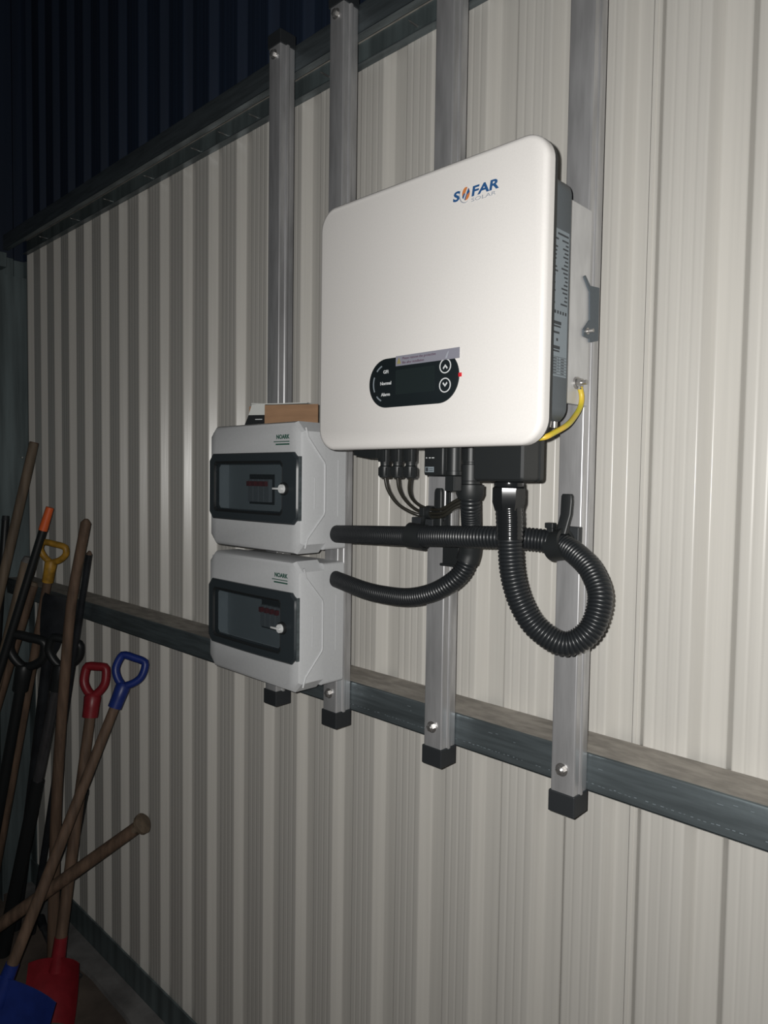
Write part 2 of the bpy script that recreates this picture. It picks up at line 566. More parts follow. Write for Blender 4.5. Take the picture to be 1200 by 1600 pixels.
# display
fy = -0.2003
bm = rr_loft(bmesh.new(), -0.7568, -0.5882, 1.8135, 1.8845, 0.0352, [(0, fy + 0.001), (0, fy - 0.0009), (0.0006, fy - 0.0012)], 14)
disp = obj('display_panel', bm, 'disp', t, 35, L)
dy = fy - 0.0012
obj('screen', rr_loft(bmesh.new(), -0.703, -0.630, 1.831, 1.866, 0.002, [(0, dy), (0, dy - 0.0003)], 4), 'screen', disp)
for zc, up in ((1.8632, 1), (1.8374, -1)):
    xc = -0.6115
    bm = bmesh.new()
    n = 28
    rings = []
    for r, yy in ((0.0085, dy), (0.0085, dy - 0.0005), (0.0100, dy - 0.0005), (0.0100, dy)):
        rings.append([(xc + r * math.cos(2 * math.pi * k / n), yy, zc + r * math.sin(2 * math.pi * k / n)) for k in range(n)])
    loft(bm, rings + [rings[0]], False, False)
    a = 0.0042
    w_ = 0.0018
    pts = [(xc - a, zc - up * 0.0025), (xc, zc + up * 0.0022), (xc + a, zc - up * 0.0025), (xc + a - w_ * 0.75, zc - up * (0.0025 + w_)), (xc, zc + up * (0.0022 - w_ * 1.5)), (xc - a + w_ * 0.75, zc - up * (0.0025 + w_))]
    poly_prism(bm, [(x, dy, z) for x, z in pts], (0, -0.0004, 0))
    obj('button', bm, 'mark', disp)
for a0, a1 in ((112, 138), (158, 205), (222, 246)):
    rings = []
    cx, cz = -0.7205, 1.849
    for k in range(9):
        a = math.radians(a0 + (a1 - a0) * k / 8)
        c, s = math.cos(a), math.sin(a)
        rings.append([(cx + r * c, yy, cz + r * s) for r, yy in ((0.0262, dy), (0.0262, dy - 0.0003), (0.0282, dy - 0.0003), (0.0282, dy))])
    obj('indicator_bar', loft(bmesh.new(), rings), 'label', disp)
for body, z in (('GFI', 1.8632), ('Normal', 1.8467), ('Alarm', 1.8305)):
    text('lettering', body, 0.0068, (-0.7225, dy - 0.0003, z), (1, 0, 0), (0, 0, 1), 'mark', disp, 0.0001, 'CENTER', 1.05)
# peel-off film strip over the display's upper edge
sv = dy - 0.0006
fx0, fx1, fz0, fz1 = -0.7028, -0.5876, 1.8715, 1.8858
film = obj('film_strip', box(fx0, fx1, sv, dy + 0.0002, fz0, fz1), 'film', t, None, L)
text('lettering', 'Please remove the protective', 0.0052, (-0.690, sv - 0.0003, 1.8798), (1, 0, 0), (0, 0, 1), 'filmink', film, 0.0, 'LEFT', 1.0).location = (0, 0, 0)
text('lettering', 'film after installation', 0.0050, (-0.690, sv - 0.0003, 1.8739), (1, 0, 0), (0, 0, 1), 'filmink', film, 0.0, 'LEFT', 1.0)
bm = poly_prism(bmesh.new(), [(-0.7005, sv, 1.8745), (-0.6925, sv, 1.8745), (-0.6965, sv, 1.8835)], (0, -0.0003, 0))
obj('warning_mark', bm, 'filmyel', film)
bm = poly_prism(bmesh.new(), [(-0.6115, sv, 1.8735), (-0.6085, sv, 1.8735), (-0.6055, sv, 1.8830), (-0.6085, sv, 1.8800)], (0, -0.0003, 0))
obj('arrow_mark', bm, 'logo_grey', film)
obj('red_tab', box(-0.5890, -0.5842, dy - 0.0003, fy + 0.0005, 1.8468, 1.8520, bev=0.0003), 'red', t, None, L)

# logo: S, round emblem, FAR, SOLAR
lz = 2.0785
ly = fy - 0.0004
text('logo_lettering', 'S', 0.0172, (-0.6045, ly, lz), (1, 0, 0), (0.16, 0, 1), 'logo_blue', t, 0.0006, 'LEFT', 1.35).location = L
text('logo_lettering', 'FAR', 0.0172, (-0.5745, ly, lz), (1, 0, 0), (0.16, 0, 1), 'logo_blue', t, 0.0005, 'LEFT', 1.42).location = L
text('logo_lettering', 'SOLAR', 0.0066, (-0.5745, ly, lz - 0.0072), (1, 0, 0), (0.10, 0, 1), 'logo_grey', t, 0.0, 'LEFT', 1.95).location = L
ex, ez = -0.5828, lz + 0.0058
bm = bmesh.new()
n = 24
loft(bm, [[(ex + 0.0062 * math.cos(2 * math.pi * k / n), yy, ez + 0.0084 * math.sin(2 * math.pi * k / n)) for k in range(n)] for yy in (ly + 0.0003, ly - 0.0002)])
em = obj('logo_emblem', bm, 'logo_orange', t, None, L)
bm = poly_prism(bmesh.new(), [(ex - 0.006, ly - 0.0001, ez - 0.004), (ex - 0.001, ly - 0.0001, ez - 0.0085), (ex + 0.002, ly - 0.0001, ez - 0.001), (ex - 0.003, ly - 0.0001, ez + 0.001)], (0, -0.0003, 0))
poly_prism(bm, [(ex + 0.001, ly - 0.0001, ez + 0.0005), (ex + 0.0045, ly - 0.0001, ez + 0.0062), (ex + 0.0062, ly - 0.0001, ez + 0.001), (ex + 0.003, ly - 0.0001, ez - 0.002)], (0, -0.0003, 0))
obj('emblem_blue_sectors', bm, 'logo_blue', em)
bm = poly_prism(bmesh.new(), [(ex - 0.0042, ly - 0.0001, ez - 0.0075), (ex - 0.0028, ly - 0.0001, ez - 0.0085), (ex + 0.0045, ly - 0.0001, ez + 0.0075), (ex + 0.0030, ly - 0.0001, ez + 0.0080)], (0, -0.0005, 0))
obj('emblem_pale_line', bm, 'mark', em)
sw = []
for k in range(16):
    a = math.radians(-60 - 170 * k / 15)
    sw.append((ex - 0.001 + 0.0092 * math.cos(a), ly, ez - 0.0005 + 0.0108 * math.sin(a)))
obj('emblem_swoosh', sweep(bmesh.new(), sw, lambda i, c: 0.0002 + 0.0006 * math.sin(math.pi * i / (c - 1)), 6), 'logo_grey', em)

# rating label on the right side of the housing
lx = HX1 + 0.0002
lab = obj('rating_label', box(HX1 - 0.001, lx, -0.1745, -0.1215, 1.8435, 2.028), 'label', t, None, L)


def lblbar(y0, y1, z0, z1):
    return (y0, y1, z0, z1)


def label_bars(name, bars):
    bm = bmesh.new()
    for y0, y1, z0, z1 in bars:
        add_box(bm, lx, lx + 0.0002, y0, y1, z0, z1)
    obj(name, bm, 'ink', lab)


text('label_lettering', 'SOFAR', 0.0066, (lx + 0.0002, -0.1735, 2.0205), (0, 1, 0), (0, 0, 1), 'ink', lab, 0.0002, 'LEFT', 0.8)
bars = []
z = 2.0145
rg = random.Random(2)
for k in range(17):
    bars.append((-0.1735, -0.1735 + rg.uniform(0.014, 0.026), z, z + 0.0020))
    bars.append((-0.1235 - rg.uniform(0.006, 0.016), -0.1235, z, z + 0.0020))
    z -= 0.0050
label_bars('label_print', bars + [(-0.150, -0.1235, 2.0212, 2.0235)])
bars = [(-0.1735 + 0.0065 * k, -0.1735 + 0.0065 * k + 0.0035, 1.9225, 1.9265) for k in range(8)]
bars += [(-0.170, -0.137, 1.909, 1.9130), (-0.168, -0.138, 1.9055, 1.9075), (-0.1735, -0.141, 1.8975, 1.9000),
         (-0.167, -0.161, 1.8885, 1.8925), (-0.148, -0.144, 1.8880, 1.8915), (-0.171, -0.139, 1.878, 1.8820), (-0.170, -0.140, 1.8745, 1.8765)]
label_bars('barcode', bars)
bars = []
for k in range(7):
    zz = 1.8680 - k * 0.0037
    bars.append((-0.1742, -0.1218, zz, zz + 0.0005))
for y0 in (-0.161, -0.142):
    bars.append((y0, y0 + 0.0005, 1.8495, 1.8680))
for r in range(6):
    for c_ in range(3):
        bars.append((-0.1725 + c_ * 0.0185, -0.1725 + c_ * 0.0185 + 0.008, 1.8657 - r * 0.0037, 1.8669 - r * 0.0037))
label_bars('label_table', bars)

# connectors below
for xc in (-0.7997, -0.7720, -0.7445):
    bm = lathe_z(bmesh.new(), xc, -0.12, [(0.0085, 1.786), (0.0085, 1.738), (0.0075, 1.735), (0.0075, 1.731), (0.0098, 1.729), (0.0098, 1.7135), (0.0085, 1.7115), (0.004, 1.7110)], 20)
    add_box(bm, xc - 0.0062, xc + 0.0062, -0.1305, -0.112, 1.737, 1.786, bev=0.001)
    for k in range(10):
        a = 2 * math.pi * k / 10
        add_box(bm, xc + 0.0098 * math.cos(a) - 0.0009, xc + 0.0098 * math.cos(a) + 0.0009, -0.12 + 0.0098 * math.sin(a) - 0.0009, -0.12 + 0.0098 * math.sin(a) + 0.0009, 1.7145, 1.728)
    obj('dc_connector', bm, 'blackpl', t, 35, L)
bm = bmesh.new()
poly_prism(bm, [(-0.858, -0.135, 1.787), (-0.806, -0.135, 1.787), (-0.806, -0.135, 1.7425), (-0.820, -0.135, 1.7425), (-0.858, -0.135, 1.7480)], (0, 0.025, 0))
obj('dc_switch', bm, 'blackpl', t, None, L)
bm = rr_loft(bmesh.new(), -0.590, -0.510, 1.7085, 1.786, 0.006, [(0.003, -0.1640), (0, -0.161), (0, -0.128), (0.0015, -0.126), (0.0015, -0.122), (0, -0.120), (0, -0.112), (0.002, -0.110)], 6)
obj('terminal_cover', bm, 'blackpl', t, 35, L)

# communication plug and its straight cable (parts of the stick)
st = thing('monitoring_stick', 'small black monitoring stick with pale label plugged under the inverter', 'data stick', (-0.682, -0.13, 1.7155))
Ls = (0.682, 0.13, -1.7155)
bm = rz_loft(bmesh.new(), -0.7013, -0.6630, -0.139, -0.122, 0.004, [(0.003, 1.7155), (0.0008, 1.7165), (0, 1.719), (0, 1.770), (0.004, 1.7855)], 5)
body = obj('body', bm, 'blackpl', st, 35, Ls)
obj('sticker', box(-0.6975, -0.6805, -0.1393, -0.1388, 1.7205, 1.7285), 'label', st, None, Ls)
bm = box(-0.6965, -0.6915, -0.1395, -0.1392, 1.7215, 1.7275)
add_box(bm, -0.690, -0.682, -0.1395, -0.1392, 1.7223, 1.7232)
add_box(bm, -0.690, -0.682, -0.1395, -0.1392, 1.7250, 1.7259)
obj('sticker_print', bm, 'ink', st, None, Ls)
for k, wd in ((-0.6965, 0.0025), (-0.6905, 0.0035), (-0.6848, 0.0045)):
    obj('status_mark', box(k, k + wd, -0.1393, -0.1388, 1.7412, 1.7426), 'mark', st, None, Ls)

cp = thing('communication_plug', 'round black plug with square foot beside the monitoring stick under the inverter', 'plug', (-0.648, -0.132, 1.69))
Lp = (0.648, 0.132, -1.69)
obj('body', lathe_z(bmesh.new(), -0.648, -0.132, [(0.0108, 1.786), (0.0108, 1.7225), (0.0115, 1.722), (0.0115, 1.7165), (0.010, 1.7155)], 24), 'blackpl', cp, 35, Lp)
obj('foot', box(-0.658, -0.640, -0.141, -0.123, 1.6925, 1.7155, bev=0.0015), 'blackpl', cp, None, Lp)
tag(obj('flat_cable', box(-0.7335, -0.7255, -0.0435, -0.0405, 1.605, 1.7165, bev=0.0008), 'blackpl'), 'straight flat black strip hanging from the monitoring stick behind the conduit', 'cable')

# ------------------------------------------------------------------ bracket between heat sink and rails
t = thing('mounting_bracket', 'slate grey steel bracket with a hooked end at the right of the inverter', 'bracket', (-0.50, -0.005, 1.95))
Lb = (0.50, 0.005, -1.95)
obj('bar', box(-0.840, -0.500, -0.0105, -0.0032, 1.925, 1.985), 'slate', t, None, Lb)
yz = [(-0.0374, 1.9965), (-0.0330, 1.9990), (-0.0185, 1.9875), (0.0084, 1.9898), (0.0090, 1.9138), (-0.0157, 1.9083), (-0.0178, 1.9134), (-0.0347, 1.9144), (-0.0352, 1.9233), (-0.0175, 1.9396), (-0.0195, 1.9790)]
obj('end_plate', poly_prism(bmesh.new(), [(-0.5005, y, z) for y, z in yz], (0.0022, 0, 0)), 'slate', t, None, Lb)
bm = cyl(bmesh.new(), (-0.4983, -0.0255, 1.9225), (-0.4965, -0.0255, 1.9225), 0.0048, n=16)
cyl(bm, (-0.4965, -0.0255, 1.9225), (-0.488, -0.0255, 1.9225), 0.0026, n=10)
obj('locking_screw', bm, 'chrome', t, 30, Lb)

# ------------------------------------------------------------------ earth wire
wp = [(-0.4955, -0.0465, 1.842), (-0.4945, -0.0420, 1.8286), (-0.4935, -0.0475, 1.8136), (-0.489, -0.0718, 1.7974), (-0.483, -0.1023, 1.7840), (-0.484, -0.1315, 1.7730), (-0.488, -0.1480, 1.7663), (-0.5065, -0.150, 1.7650)]
t = thing('earth_wire', 'short yellow earth wire curving from the heat sink bolt to below the inverter', 'wire', wp[0])
Lw = tuple(-c for c in wp[0])
obj('sheath', sweep(bmesh.new(), catmull(wp, 0.003), 0.0038, 12), 'earth', t, 40, Lw)
bm = cyl(bmesh.new(), (-0.4955, -0.0465, 1.838), (-0.4955, -0.0465, 1.8435), 0.0036, n=12)
add_box(bm, -0.4972, -0.4950, -0.0505, -0.0425, 1.8430, 1.8490)
obj('ring_lug', bm, 'chrome', t, 30, Lw)

# ------------------------------------------------------------------ conduits
PITCH = 0.0052


def conduit(name, label, pts, r, smooth_to):
    pp = catmull(pts, PITCH / 4)
    n_s = int(smooth_to / (PITCH / 4))

    def rad(i, c):
        if i < n_s:
            return r * 1.0
        return r * (1.0, 0.985, 0.90, 0.985)[i % 4] if True else r
    t = thing(name, label, 'conduit', pts[0])
    Lk = tuple(-c for c in pts[0])
    obj('hose', sweep(bmesh.new(), pp, rad, 22), 'conduit', t, 60, Lk)
    return t, Lk, pp


A = [(-0.551, -0.133, 1.7), (-0.5485, -0.133, 1.6692), (-0.5466, -0.134, 1.6227), (-0.5419, -0.133, 1.5789), (-0.5297, -0.128, 1.5401), (-0.5099, -0.118, 1.5091), (-0.4778, -0.1, 1.4906), (-0.4513, -0.082, 1.5105), (-0.446, -0.066, 1.5526), (-0.4654, -0.052, 1.5841), (-0.4928, -0.04, 1.6031), (-0.523, -0.032, 1.6158), (-0.5544, -0.042, 1.6225), (-0.6, -0.066, 1.6244), (-0.6509, -0.077, 1.6225), (-0.7163, -0.074, 1.619), (-0.7955, -0.062, 1.6131), (-0.9028, -0.046, 1.6075), (-1.02, -0.0240, 1.6009), (-1.028, -0.0225, 1.6006)]
B = [(-0.6564, -0.08, 1.692), (-0.6596, -0.075, 1.6702), (-0.6728, -0.055, 1.6442), (-0.6834, -0.0385, 1.6195), (-0.6895, -0.035, 1.5909), (-0.6974, -0.039, 1.5645), (-0.7172, -0.046, 1.542), (-0.7542, -0.05, 1.5211), (-0.804, -0.05, 1.5073), (-0.8608, -0.046, 1.5031), (-0.9235, -0.04, 1.5041), (-1.02, -0.0239, 1.5123), (-1.028, -0.0225, 1.5131)]
RC = 0.0172
ca, La, _ = conduit('corrugated_conduit', 'thick black corrugated conduit looping right from the terminal cover back to the upper grey box', A, RC, 0.01)
bm = lathe_z(bmesh.new(), -0.551, -0.133, [(0.0185, 1.7085), (0.0205, 1.7065), (0.0205, 1.702), (0.0190, 1.6985), (0.0190, 1.668)], 28)
hx = []
for k in range(8):
    a = math.atan2(-0.824, 0.551) + math.pi / 8 + math.pi / 4 * k
    hx.append((-0.551 + 0.0240 * math.cos(a), -0.133 + 0.0240 * math.sin(a)))
loft(bm, [[(x + (-0.551 - x) * i, y + (-0.133 - y) * i, z) for x, y in hx] for i, z in ((0.10, 1.7015), (0.0, 1.699), (0.0, 1.680), (0.16, 1.669))])
obj('gland', bm, 'sleeve', ca, 35, La)
sl = catmull([(-0.5500, -0.133, 1.672), (-0.5485, -0.133, 1.6555), (-0.5477, -0.1335, 1.640), (-0.5470, -0.134, 1.628)], 0.0018)
obj('shrink_sleeve', sweep(bmesh.new(), sl, lambda i, c: 0.0190 + 0.0005 * math.sin(i * 1.9) - 0.0004 * i / c, 26), 'sleeve', ca, 60, La)
cb, Lb_, _ = conduit('corrugated_conduit', 'black corrugated conduit sweeping from the plug under the inverter to the lower grey box', B, 0.0160, 0.005)
QX, QY = -0.6570, -0.08
bm = lathe_z(bmesh.new(), QX, QY, [(0.0132, 1.786), (0.0132, 1.7370), (0.0122, 1.7362), (0.0122, 1.7335), (0.0165, 1.7325), (0.0165, 1.7085), (0.0155, 1.7075), (0.0155, 1.7035), (0.0215, 1.7020), (0.0215, 1.6880), (0.0180, 1.6800)], 28)
for k in range(8):
    a = 2 * math.pi * k / 8 + 0.2
    add_box(bm, QX + 0.0132 * math.cos(a) - 0.0012, QX + 0.0132 * math.cos(a) + 0.0012, QY + 0.0132 * math.sin(a) - 0.0012, QY + 0.0132 * math.sin(a) + 0.0012, 1.739, 1.784)
obj('plug', bm, 'blackpl', cb, 30, Lb_)
sl = catmull([(-0.6834, -0.0385, 1.6165), (-0.6868, -0.0365, 1.603), (-0.6895, -0.035, 1.5909), (-0.6930, -0.0365, 1.5775)], 0.002)
obj('coupling', sweep(bmesh.new(), sl, 0.0182, 24), 'blackpl', cb, 40, Lb_)

# thin cables from the connectors
cabs = [('left', [(-0.7997, -0.12, 1.7128), (-0.7974, -0.115, 1.692), (-0.7909, -0.1, 1.6701), (-0.7803, -0.08, 1.6564), (-0.7624, -0.065, 1.6494), (-0.7203, -0.07, 1.6504), (-0.6985, -0.068, 1.6640), (-0.6795, -0.060, 1.6733)]),
        ('middle', [(-0.7720, -0.12, 1.7131), (-0.7719, -0.115, 1.6926), (-0.7712, -0.1, 1.6749), (-0.7664, -0.08, 1.6601), (-0.7567, -0.062, 1.6545), (-0.7228, -0.067, 1.6560), (-0.6995, -0.066, 1.6690), (-0.6796, -0.060, 1.6793)]),
        ('right', [(-0.7445, -0.12, 1.7133), (-0.7505, -0.115, 1.693), (-0.7574, -0.1, 1.6785), (-0.7581, -0.08, 1.6670), (-0.7540, -0.059, 1.6605), (-0.7254, -0.064, 1.6620), (-0.7005, -0.064, 1.6745), (-0.6798, -0.060, 1.6854)])]
for which, pts in cabs:
    tag(obj('solar_cable', sweep(bmesh.new(), catmull(pts, 0.004), 0.0027, 10), 'rubber', None, 50), 'thin black cable curving down from the %s of three connectors under the inverter' % which, 'cable', 'thin cables under the inverter')

# ------------------------------------------------------------------ conduit clips and tie
def band(bm, c, d, r0, r1, h, n=28):
    """pipe ring around centre c with axis d"""
    d = V(d).normalized()
    u, v = frame_of(d)
    c = V(c)
    rings = []
    for r, s in ((r0, -h), (r1, -h), (r1, h), (r0, h)):
        rings.append([c + d * s + (u * math.cos(2 * math.pi * k / n) + v * math.sin(2 * math.pi * k / n)) * r for k in range(n)])
    return loft(bm, rings + [rings[0]], False, False)


def tail(t, L, sections):
    """flat upright tab: sections = (x_centre, y_centre, z, half_width, half_thickness)"""
    rings = []
    for x, y, z, hw, ht in sections:
        rings.append([(x + px, y + py, z) for px, py in rrect(-hw, hw, -ht, ht, min(hw, ht) * 0.8, 3)])
    obj('tail', loft(bmesh.new(), rings), 'blackpl', t, 45, L)


t = thing('pipe_clip', 'black plastic pipe clip with upright tail holding conduit on the right upright', 'clip', (-0.532, 0, 1.618))
Lk = (0.532, 0, -1.618)
obj('ring', band(bmesh.new(), (-0.5290, -0.0335, 1.6170), (0.93, -0.10, 0.20), 0.0175, 0.0228, 0.013), 'blackpl', t, 35, Lk)
obj('base', box(-0.5445, -0.5095, -0.0125, -0.0003, 1.603, 1.643, bev=0.0015), 'caps', t, None, Lk)
tail(t, Lk, [(-0.5250, -0.034, 1.634, 0.0090, 0.0045), (-0.5225, -0.032, 1.648, 0.0090, 0.0042), (-0.5200, -0.030, 1.662, 0.0092, 0.0040), (-0.5192, -0.030, 1.680, 0.0096, 0.0038), (-0.5192, -0.030, 1.6885, 0.0092, 0.0036), (-0.5192, -0.030, 1.6915, 0.0072, 0.0030)])
obj('lug', box(-0.5465, -0.5330, -0.046, -0.034, 1.641, 1.649, bev=0.001), 'blackpl', t, None, Lk)
obj('lug', box(-0.5445, -0.5340, -0.044, -0.034, 1.630, 1.643, bev=0.001), 'blackpl', t, None, Lk)

t = thing('pipe_clip', 'black plastic pipe clip with tall tail on the upright under the inverter middle', 'clip', (-0.79, 0, 1.615))
Lk = (0.79, 0, -1.615)
obj('ring', band(bmesh.new(), (-0.775, -0.0655, 1.6147), (0.98, 0.15, -0.07), 0.0175, 0.0215, 0.016), 'blackpl', t, 35, Lk)
obj('base', box(-0.806, -0.758, -0.0465, -0.0003, 1.597, 1.645, bev=0.0015), 'caps', t, None, Lk)
tail(t, Lk, [(-0.7430, -0.050, 1.634, 0.0085, 0.0040), (-0.7430, -0.050, 1.660, 0.0085, 0.0040), (-0.7430, -0.050, 1.688, 0.0082, 0.0038), (-0.7425, -0.050, 1.6935, 0.0070, 0.0036), (-0.7420, -0.050, 1.6955, 0.0050, 0.0030)])
obj('foot', box(-0.7500, -0.7150, -0.030, -0.010, 1.568, 1.602, bev=0.0015), 'blackpl', t, None, Lk)
obj('arm', box(-0.7720, -0.7360, -0.0455, -0.0300, 1.600, 1.642, bev=0.0015), 'blackpl', t, None, Lk)
obj('foot_lip', box(-0.7530, -0.7170, -0.033, -0.009, 1.5655, 1.5695, bev=0.0006), 'blackpl', t, None, Lk)

t = thing('cable_tie', 'black cable tie strapping three thin cables together above the conduit', 'cable tie', (-0.745, -0.066, 1.655))
Lk = (0.745, 0.066, -1.655)
obj('strap', band(bmesh.new(), (-0.7495, -0.0640, 1.6555), (1, -0.05, 0), 0.0095, 0.0112, 0.006, 18), 'blackpl', t, 35, Lk)
obj('head', box(-0.758, -0.748, -0.082, -0.072, 1.650, 1.664, bev=0.001), 'blackpl', t, None, Lk)
bm = sweep(bmesh.new(), catmull([(-0.752, -0.077, 1.651), (-0.757, -0.073, 1.641), (-0.764, -0.066, 1.634)], 0.003), 0.0034, 8, flat=0.4)
obj('tail', bm, 'blackpl', t, 40, Lk)

# ------------------------------------------------------------------ distribution boxes
BW, BH = 0.305, 0.250


def octo(x0, x1, z0, z1, c):
    return [(x1, z0 + c), (x1, z1 - c), (x1 - c, z1), (x0 + c, z1), (x0, z1 - c), (x0, z0 + c), (x0 + c, z0), (x1 - c, z0)]


def dist_box(label, x0, z0, brk, nb):
    t = thing('distribution_box', label, 'electrical box', (x0, 0, z0), 'grey distribution boxes')
    # local coordinates: x 0..BW, y 0 at the rails and negative to the room, z 0..BH
    bm = rr_loft(bmesh.new(), 0.003, BW - 0.0004, 0.006, BH - 0.006, 0.006, [(0, -0.001), (0, -0.0535)], 4)
    obj('base', bm, 'boxgrey', t, 30)
    dx0, dx1, dz0, dz1 = 0.010, BW - 0.012, 0.056, 0.192
    rings = []
    for i, yy in ((0.0, -0.054), (0.0, -0.106), (0.003, -0.1125), (0.009, -0.1165)):
        rings.append([(x, yy, z) for x, z in octo(i, BW - i, i, BH - i, 0.019)])
    for i, yy in ((0.0, -0.1165), (0.0, -0.082)):
        rings.append([(x, yy, z) for x, z in octo(dx0 + 0.012, dx1 - 0.012, dz0 + 0.010, dz1 - 0.010, 0.008)])
    bm = loft(bmesh.new(), rings, True, True)
    es = [e for e in bm.edges if abs(e.verts[0].co.y - e.verts[1].co.y) < 1e-6 and abs(e.verts[0].co.y + 0.106) < 1e-4]
    cov = obj('cover', bm, 'boxgrey', t, 28)
    # raised rim running round the right-hand side of the cover
    for xs_, sgn in ((BW + 0.0002, 1), (-0.0002, -1)):
        path = [(xs_, -0.104, 0.012), (xs_, -0.0985, 0.030), (xs_, -0.058, 0.074), (xs_, -0.056, 0.080), (xs_, -0.056, 0.168), (xs_, -0.058, 0.174), (xs_, -0.0985, 0.220), (xs_, -0.104, 0.238)]
        obj('rim', sweep(bmesh.new(), path, 0.0022, 8), 'boxgrey', t, 50)
    # hinge strip and small ribs
    obj('side_rib', box(BW - 0.0005, BW + 0.0010, -0.082, -0.080, 0.085, 0.145, bev=0.0004), 'boxgrey', t)
    obj('side_rib', box(BW - 0.0015, BW + 0.0004, -0.022, -0.020, 0.070, 0.180, bev=0.0004), 'boxgrey', t)
    # inner plate and breakers behind the door
    obj('inner_plate', box(0.026, BW - 0.028, -0.0835, -0.0822, 0.068, 0.180), 'plate', t)
    bx0, bx1, bz0, bz1 = brk
    obj('breaker_slot', box(bx0 - 0.006, bx1 + 0.006, -0.0845, -0.0836, bz0 - 0.005, bz1 + 0.010), 'blackpl', t)
    wb = (bx1 - bx0) / nb
    for k in range(nb):
        b_ = obj('breaker', box(bx0 + k * wb + 0.0006, bx0 + (k + 1) * wb - 0.0006, -0.093, -0.0846, bz0, bz1, bev=0.0006), 'breaker', t)
        obj('toggle', box(bx0 + k * wb + 0.004, bx0 + (k + 1) * wb - 0.004, -0.100, -0.0931, bz1 - 0.014, bz1 - 0.004, bev=0.0006), 'redpl', b_)
    # door frame with window
    bow = lambda x: -0.0050 * (1 - ((x - BW / 2) / (BW / 2)) ** 2)
    def ring(ins, yy, c, ix0=dx0 - 0.002, ix1=dx1 + 0.010):
        pts = octo(ix0 + ins, ix1 - ins, dz0 + ins, dz1 - ins, c)
        out = []
        for a, b in zip(pts, pts[1:] + pts[:1]):
            for k in range(6):
                x = a[0] + (b[0] - a[0]) * k / 6
                z = a[1] + (b[1] - a[1]) * k / 6
                out.append((x, yy + bow(x), z))
        return out
    wz = 0.017
    inner = lambda yy, e=0.0: [(x, y, z) for x, y, z in ring(wz + e, yy, 0.006, dx0 + 0.004, dx1 - 0.014)]
    bm = loft(bmesh.new(), [ring(0.0, -0.1130, 0.013), ring(0.0, -0.1185, 0.013), ring(0.003, -0.1215, 0.012), inner(-0.1220), inner(-0.1180, 0.0015), inner(-0.1180, 0.0060), inner(-0.1130, 0.0060), ring(0.0, -0.1130, 0.013)], False, False)
    door = obj('door_frame', bm, 'frame', t, 30)
    bm = loft(bmesh.new(), [inner(-0.1195, 0.0035), inner(-0.1182, 0.0035)], True, True)
    obj('window_pane', bm, 'pane', t)
    bm = loft(bmesh.new(), [inner(-0.1222, -0.0012), inner(-0.1228, 0.0), inner(-0.1198, 0.0034), inner(-0.1195, 0.0010), inner(-0.1222, -0.0012)], False, False)
    obj('window_seal', bm, 'blackpl', t, 40)
    # bright clear edge of the door
    obj('door_edge', box(dx1 + 0.0102, dx1 + 0.0122, -0.1195, -0.1125, dz0 + 0.008, dz1 - 0.008, bev=0.0004), 'galv', t)
    # key lock
    kx, kz = BW - 0.037, 0.123
    lk = obj('lock', cyl(bmesh.new(), (kx, -0.121, kz), (kx, -0.1290, kz), 0.0125, 0.0118, 24), 'blackpl', t, 30)
    bm = cyl(bmesh.new(), (kx, -0.1290, kz), (kx, -0.1330, kz), 0.0088, 0.0082, 24)
    add_box(bm, kx - 0.021, kx + 0.006, -0.1370, -0.1328, kz - 0.0016, kz + 0.0020, bev=0.0005)
    obj('key_handle', bm, 'key', lk, 30)
    # maker's print
    text('print_lettering', 'NOARK', 0.0112, (BW - 0.072, -0.1168, 0.2175), (1, 0, 0), (0, 0, 1), 'green', cov, 0.0004, 'LEFT', 1.0)
    bm = box(BW - 0.080, BW - 0.032, -0.1169, -0.1164, 0.2115, 0.2131)
    add_box(bm, BW - 0.074, BW - 0.032, -0.1169, -0.1164, 0.2058, 0.2085)
    obj('print_bars', bm, 'green', cov)
    return t


dist_box('upper light grey electrical box with smoked door, cardboard carton on top', -1.3245, 1.5650, (0.108, 0.180, 0.094, 0.140), 4)
dist_box('lower light grey electrical box with smoked door, directly beneath the other box', -1.3270, 1.3010, (0.155, 0.222, 0.106, 0.150), 4)

# carton on the upper box
t = thing('carton', 'open brown cardboard carton lying on top of the upper grey box', 'box', (-1.180, -0.078, 1.8153))
t.rotation_euler = (0, 0, math.radians(25))
obj('front_flap', box(0.0, 0.118, -0.0012, 0.0012, 0.0, 0.0400), 'card', t)
obj('body', box(-0.038, 0.090, 0.0035, 0.030, 0.0, 0.0385), 'card', t)
obj('printed_panel', poly_prism(bmesh.new(), [(-0.0470, 0.0, 0.0), (-0.0005, 0.0, 0.0), (-0.0005, 0.0, 0.0205), (-0.0375, 0.0, 0.0205)], (0, 0.002, 0)), 'blackpl', t)
obj('white_panel', poly_prism(bmesh.new(), [(-0.0375, -0.0002, 0.0205), (-0.0005, -0.0002, 0.0205), (-0.0005, -0.0002, 0.0420), (-0.0300, -0.0002, 0.0420)], (0, 0.002, 0)), 'cardwhite', t)
obj('panel_print', box(-0.0220, -0.0060, -0.0003, 0.0001, 0.0108, 0.0124), 'mark', t)
bm = loft(bmesh.new(), [[(x, -0.002, 0.0412 + dz), (x, 0.030, 0.0412), (x, 0.030, 0.0432), (x, -0.002, 0.0432 + dz)] for x, dz in ((-0.030, 0.0016), (-0.012, 0.0004), (0.02, -0.0002), (0.06, 0.0003), (0.095, 0.0008))])
obj('lid_flap', bm, 'cardwhite', t)

# ------------------------------------------------------------------ tools in the corner
FACE = V((0.69, -0.72, 0.06))


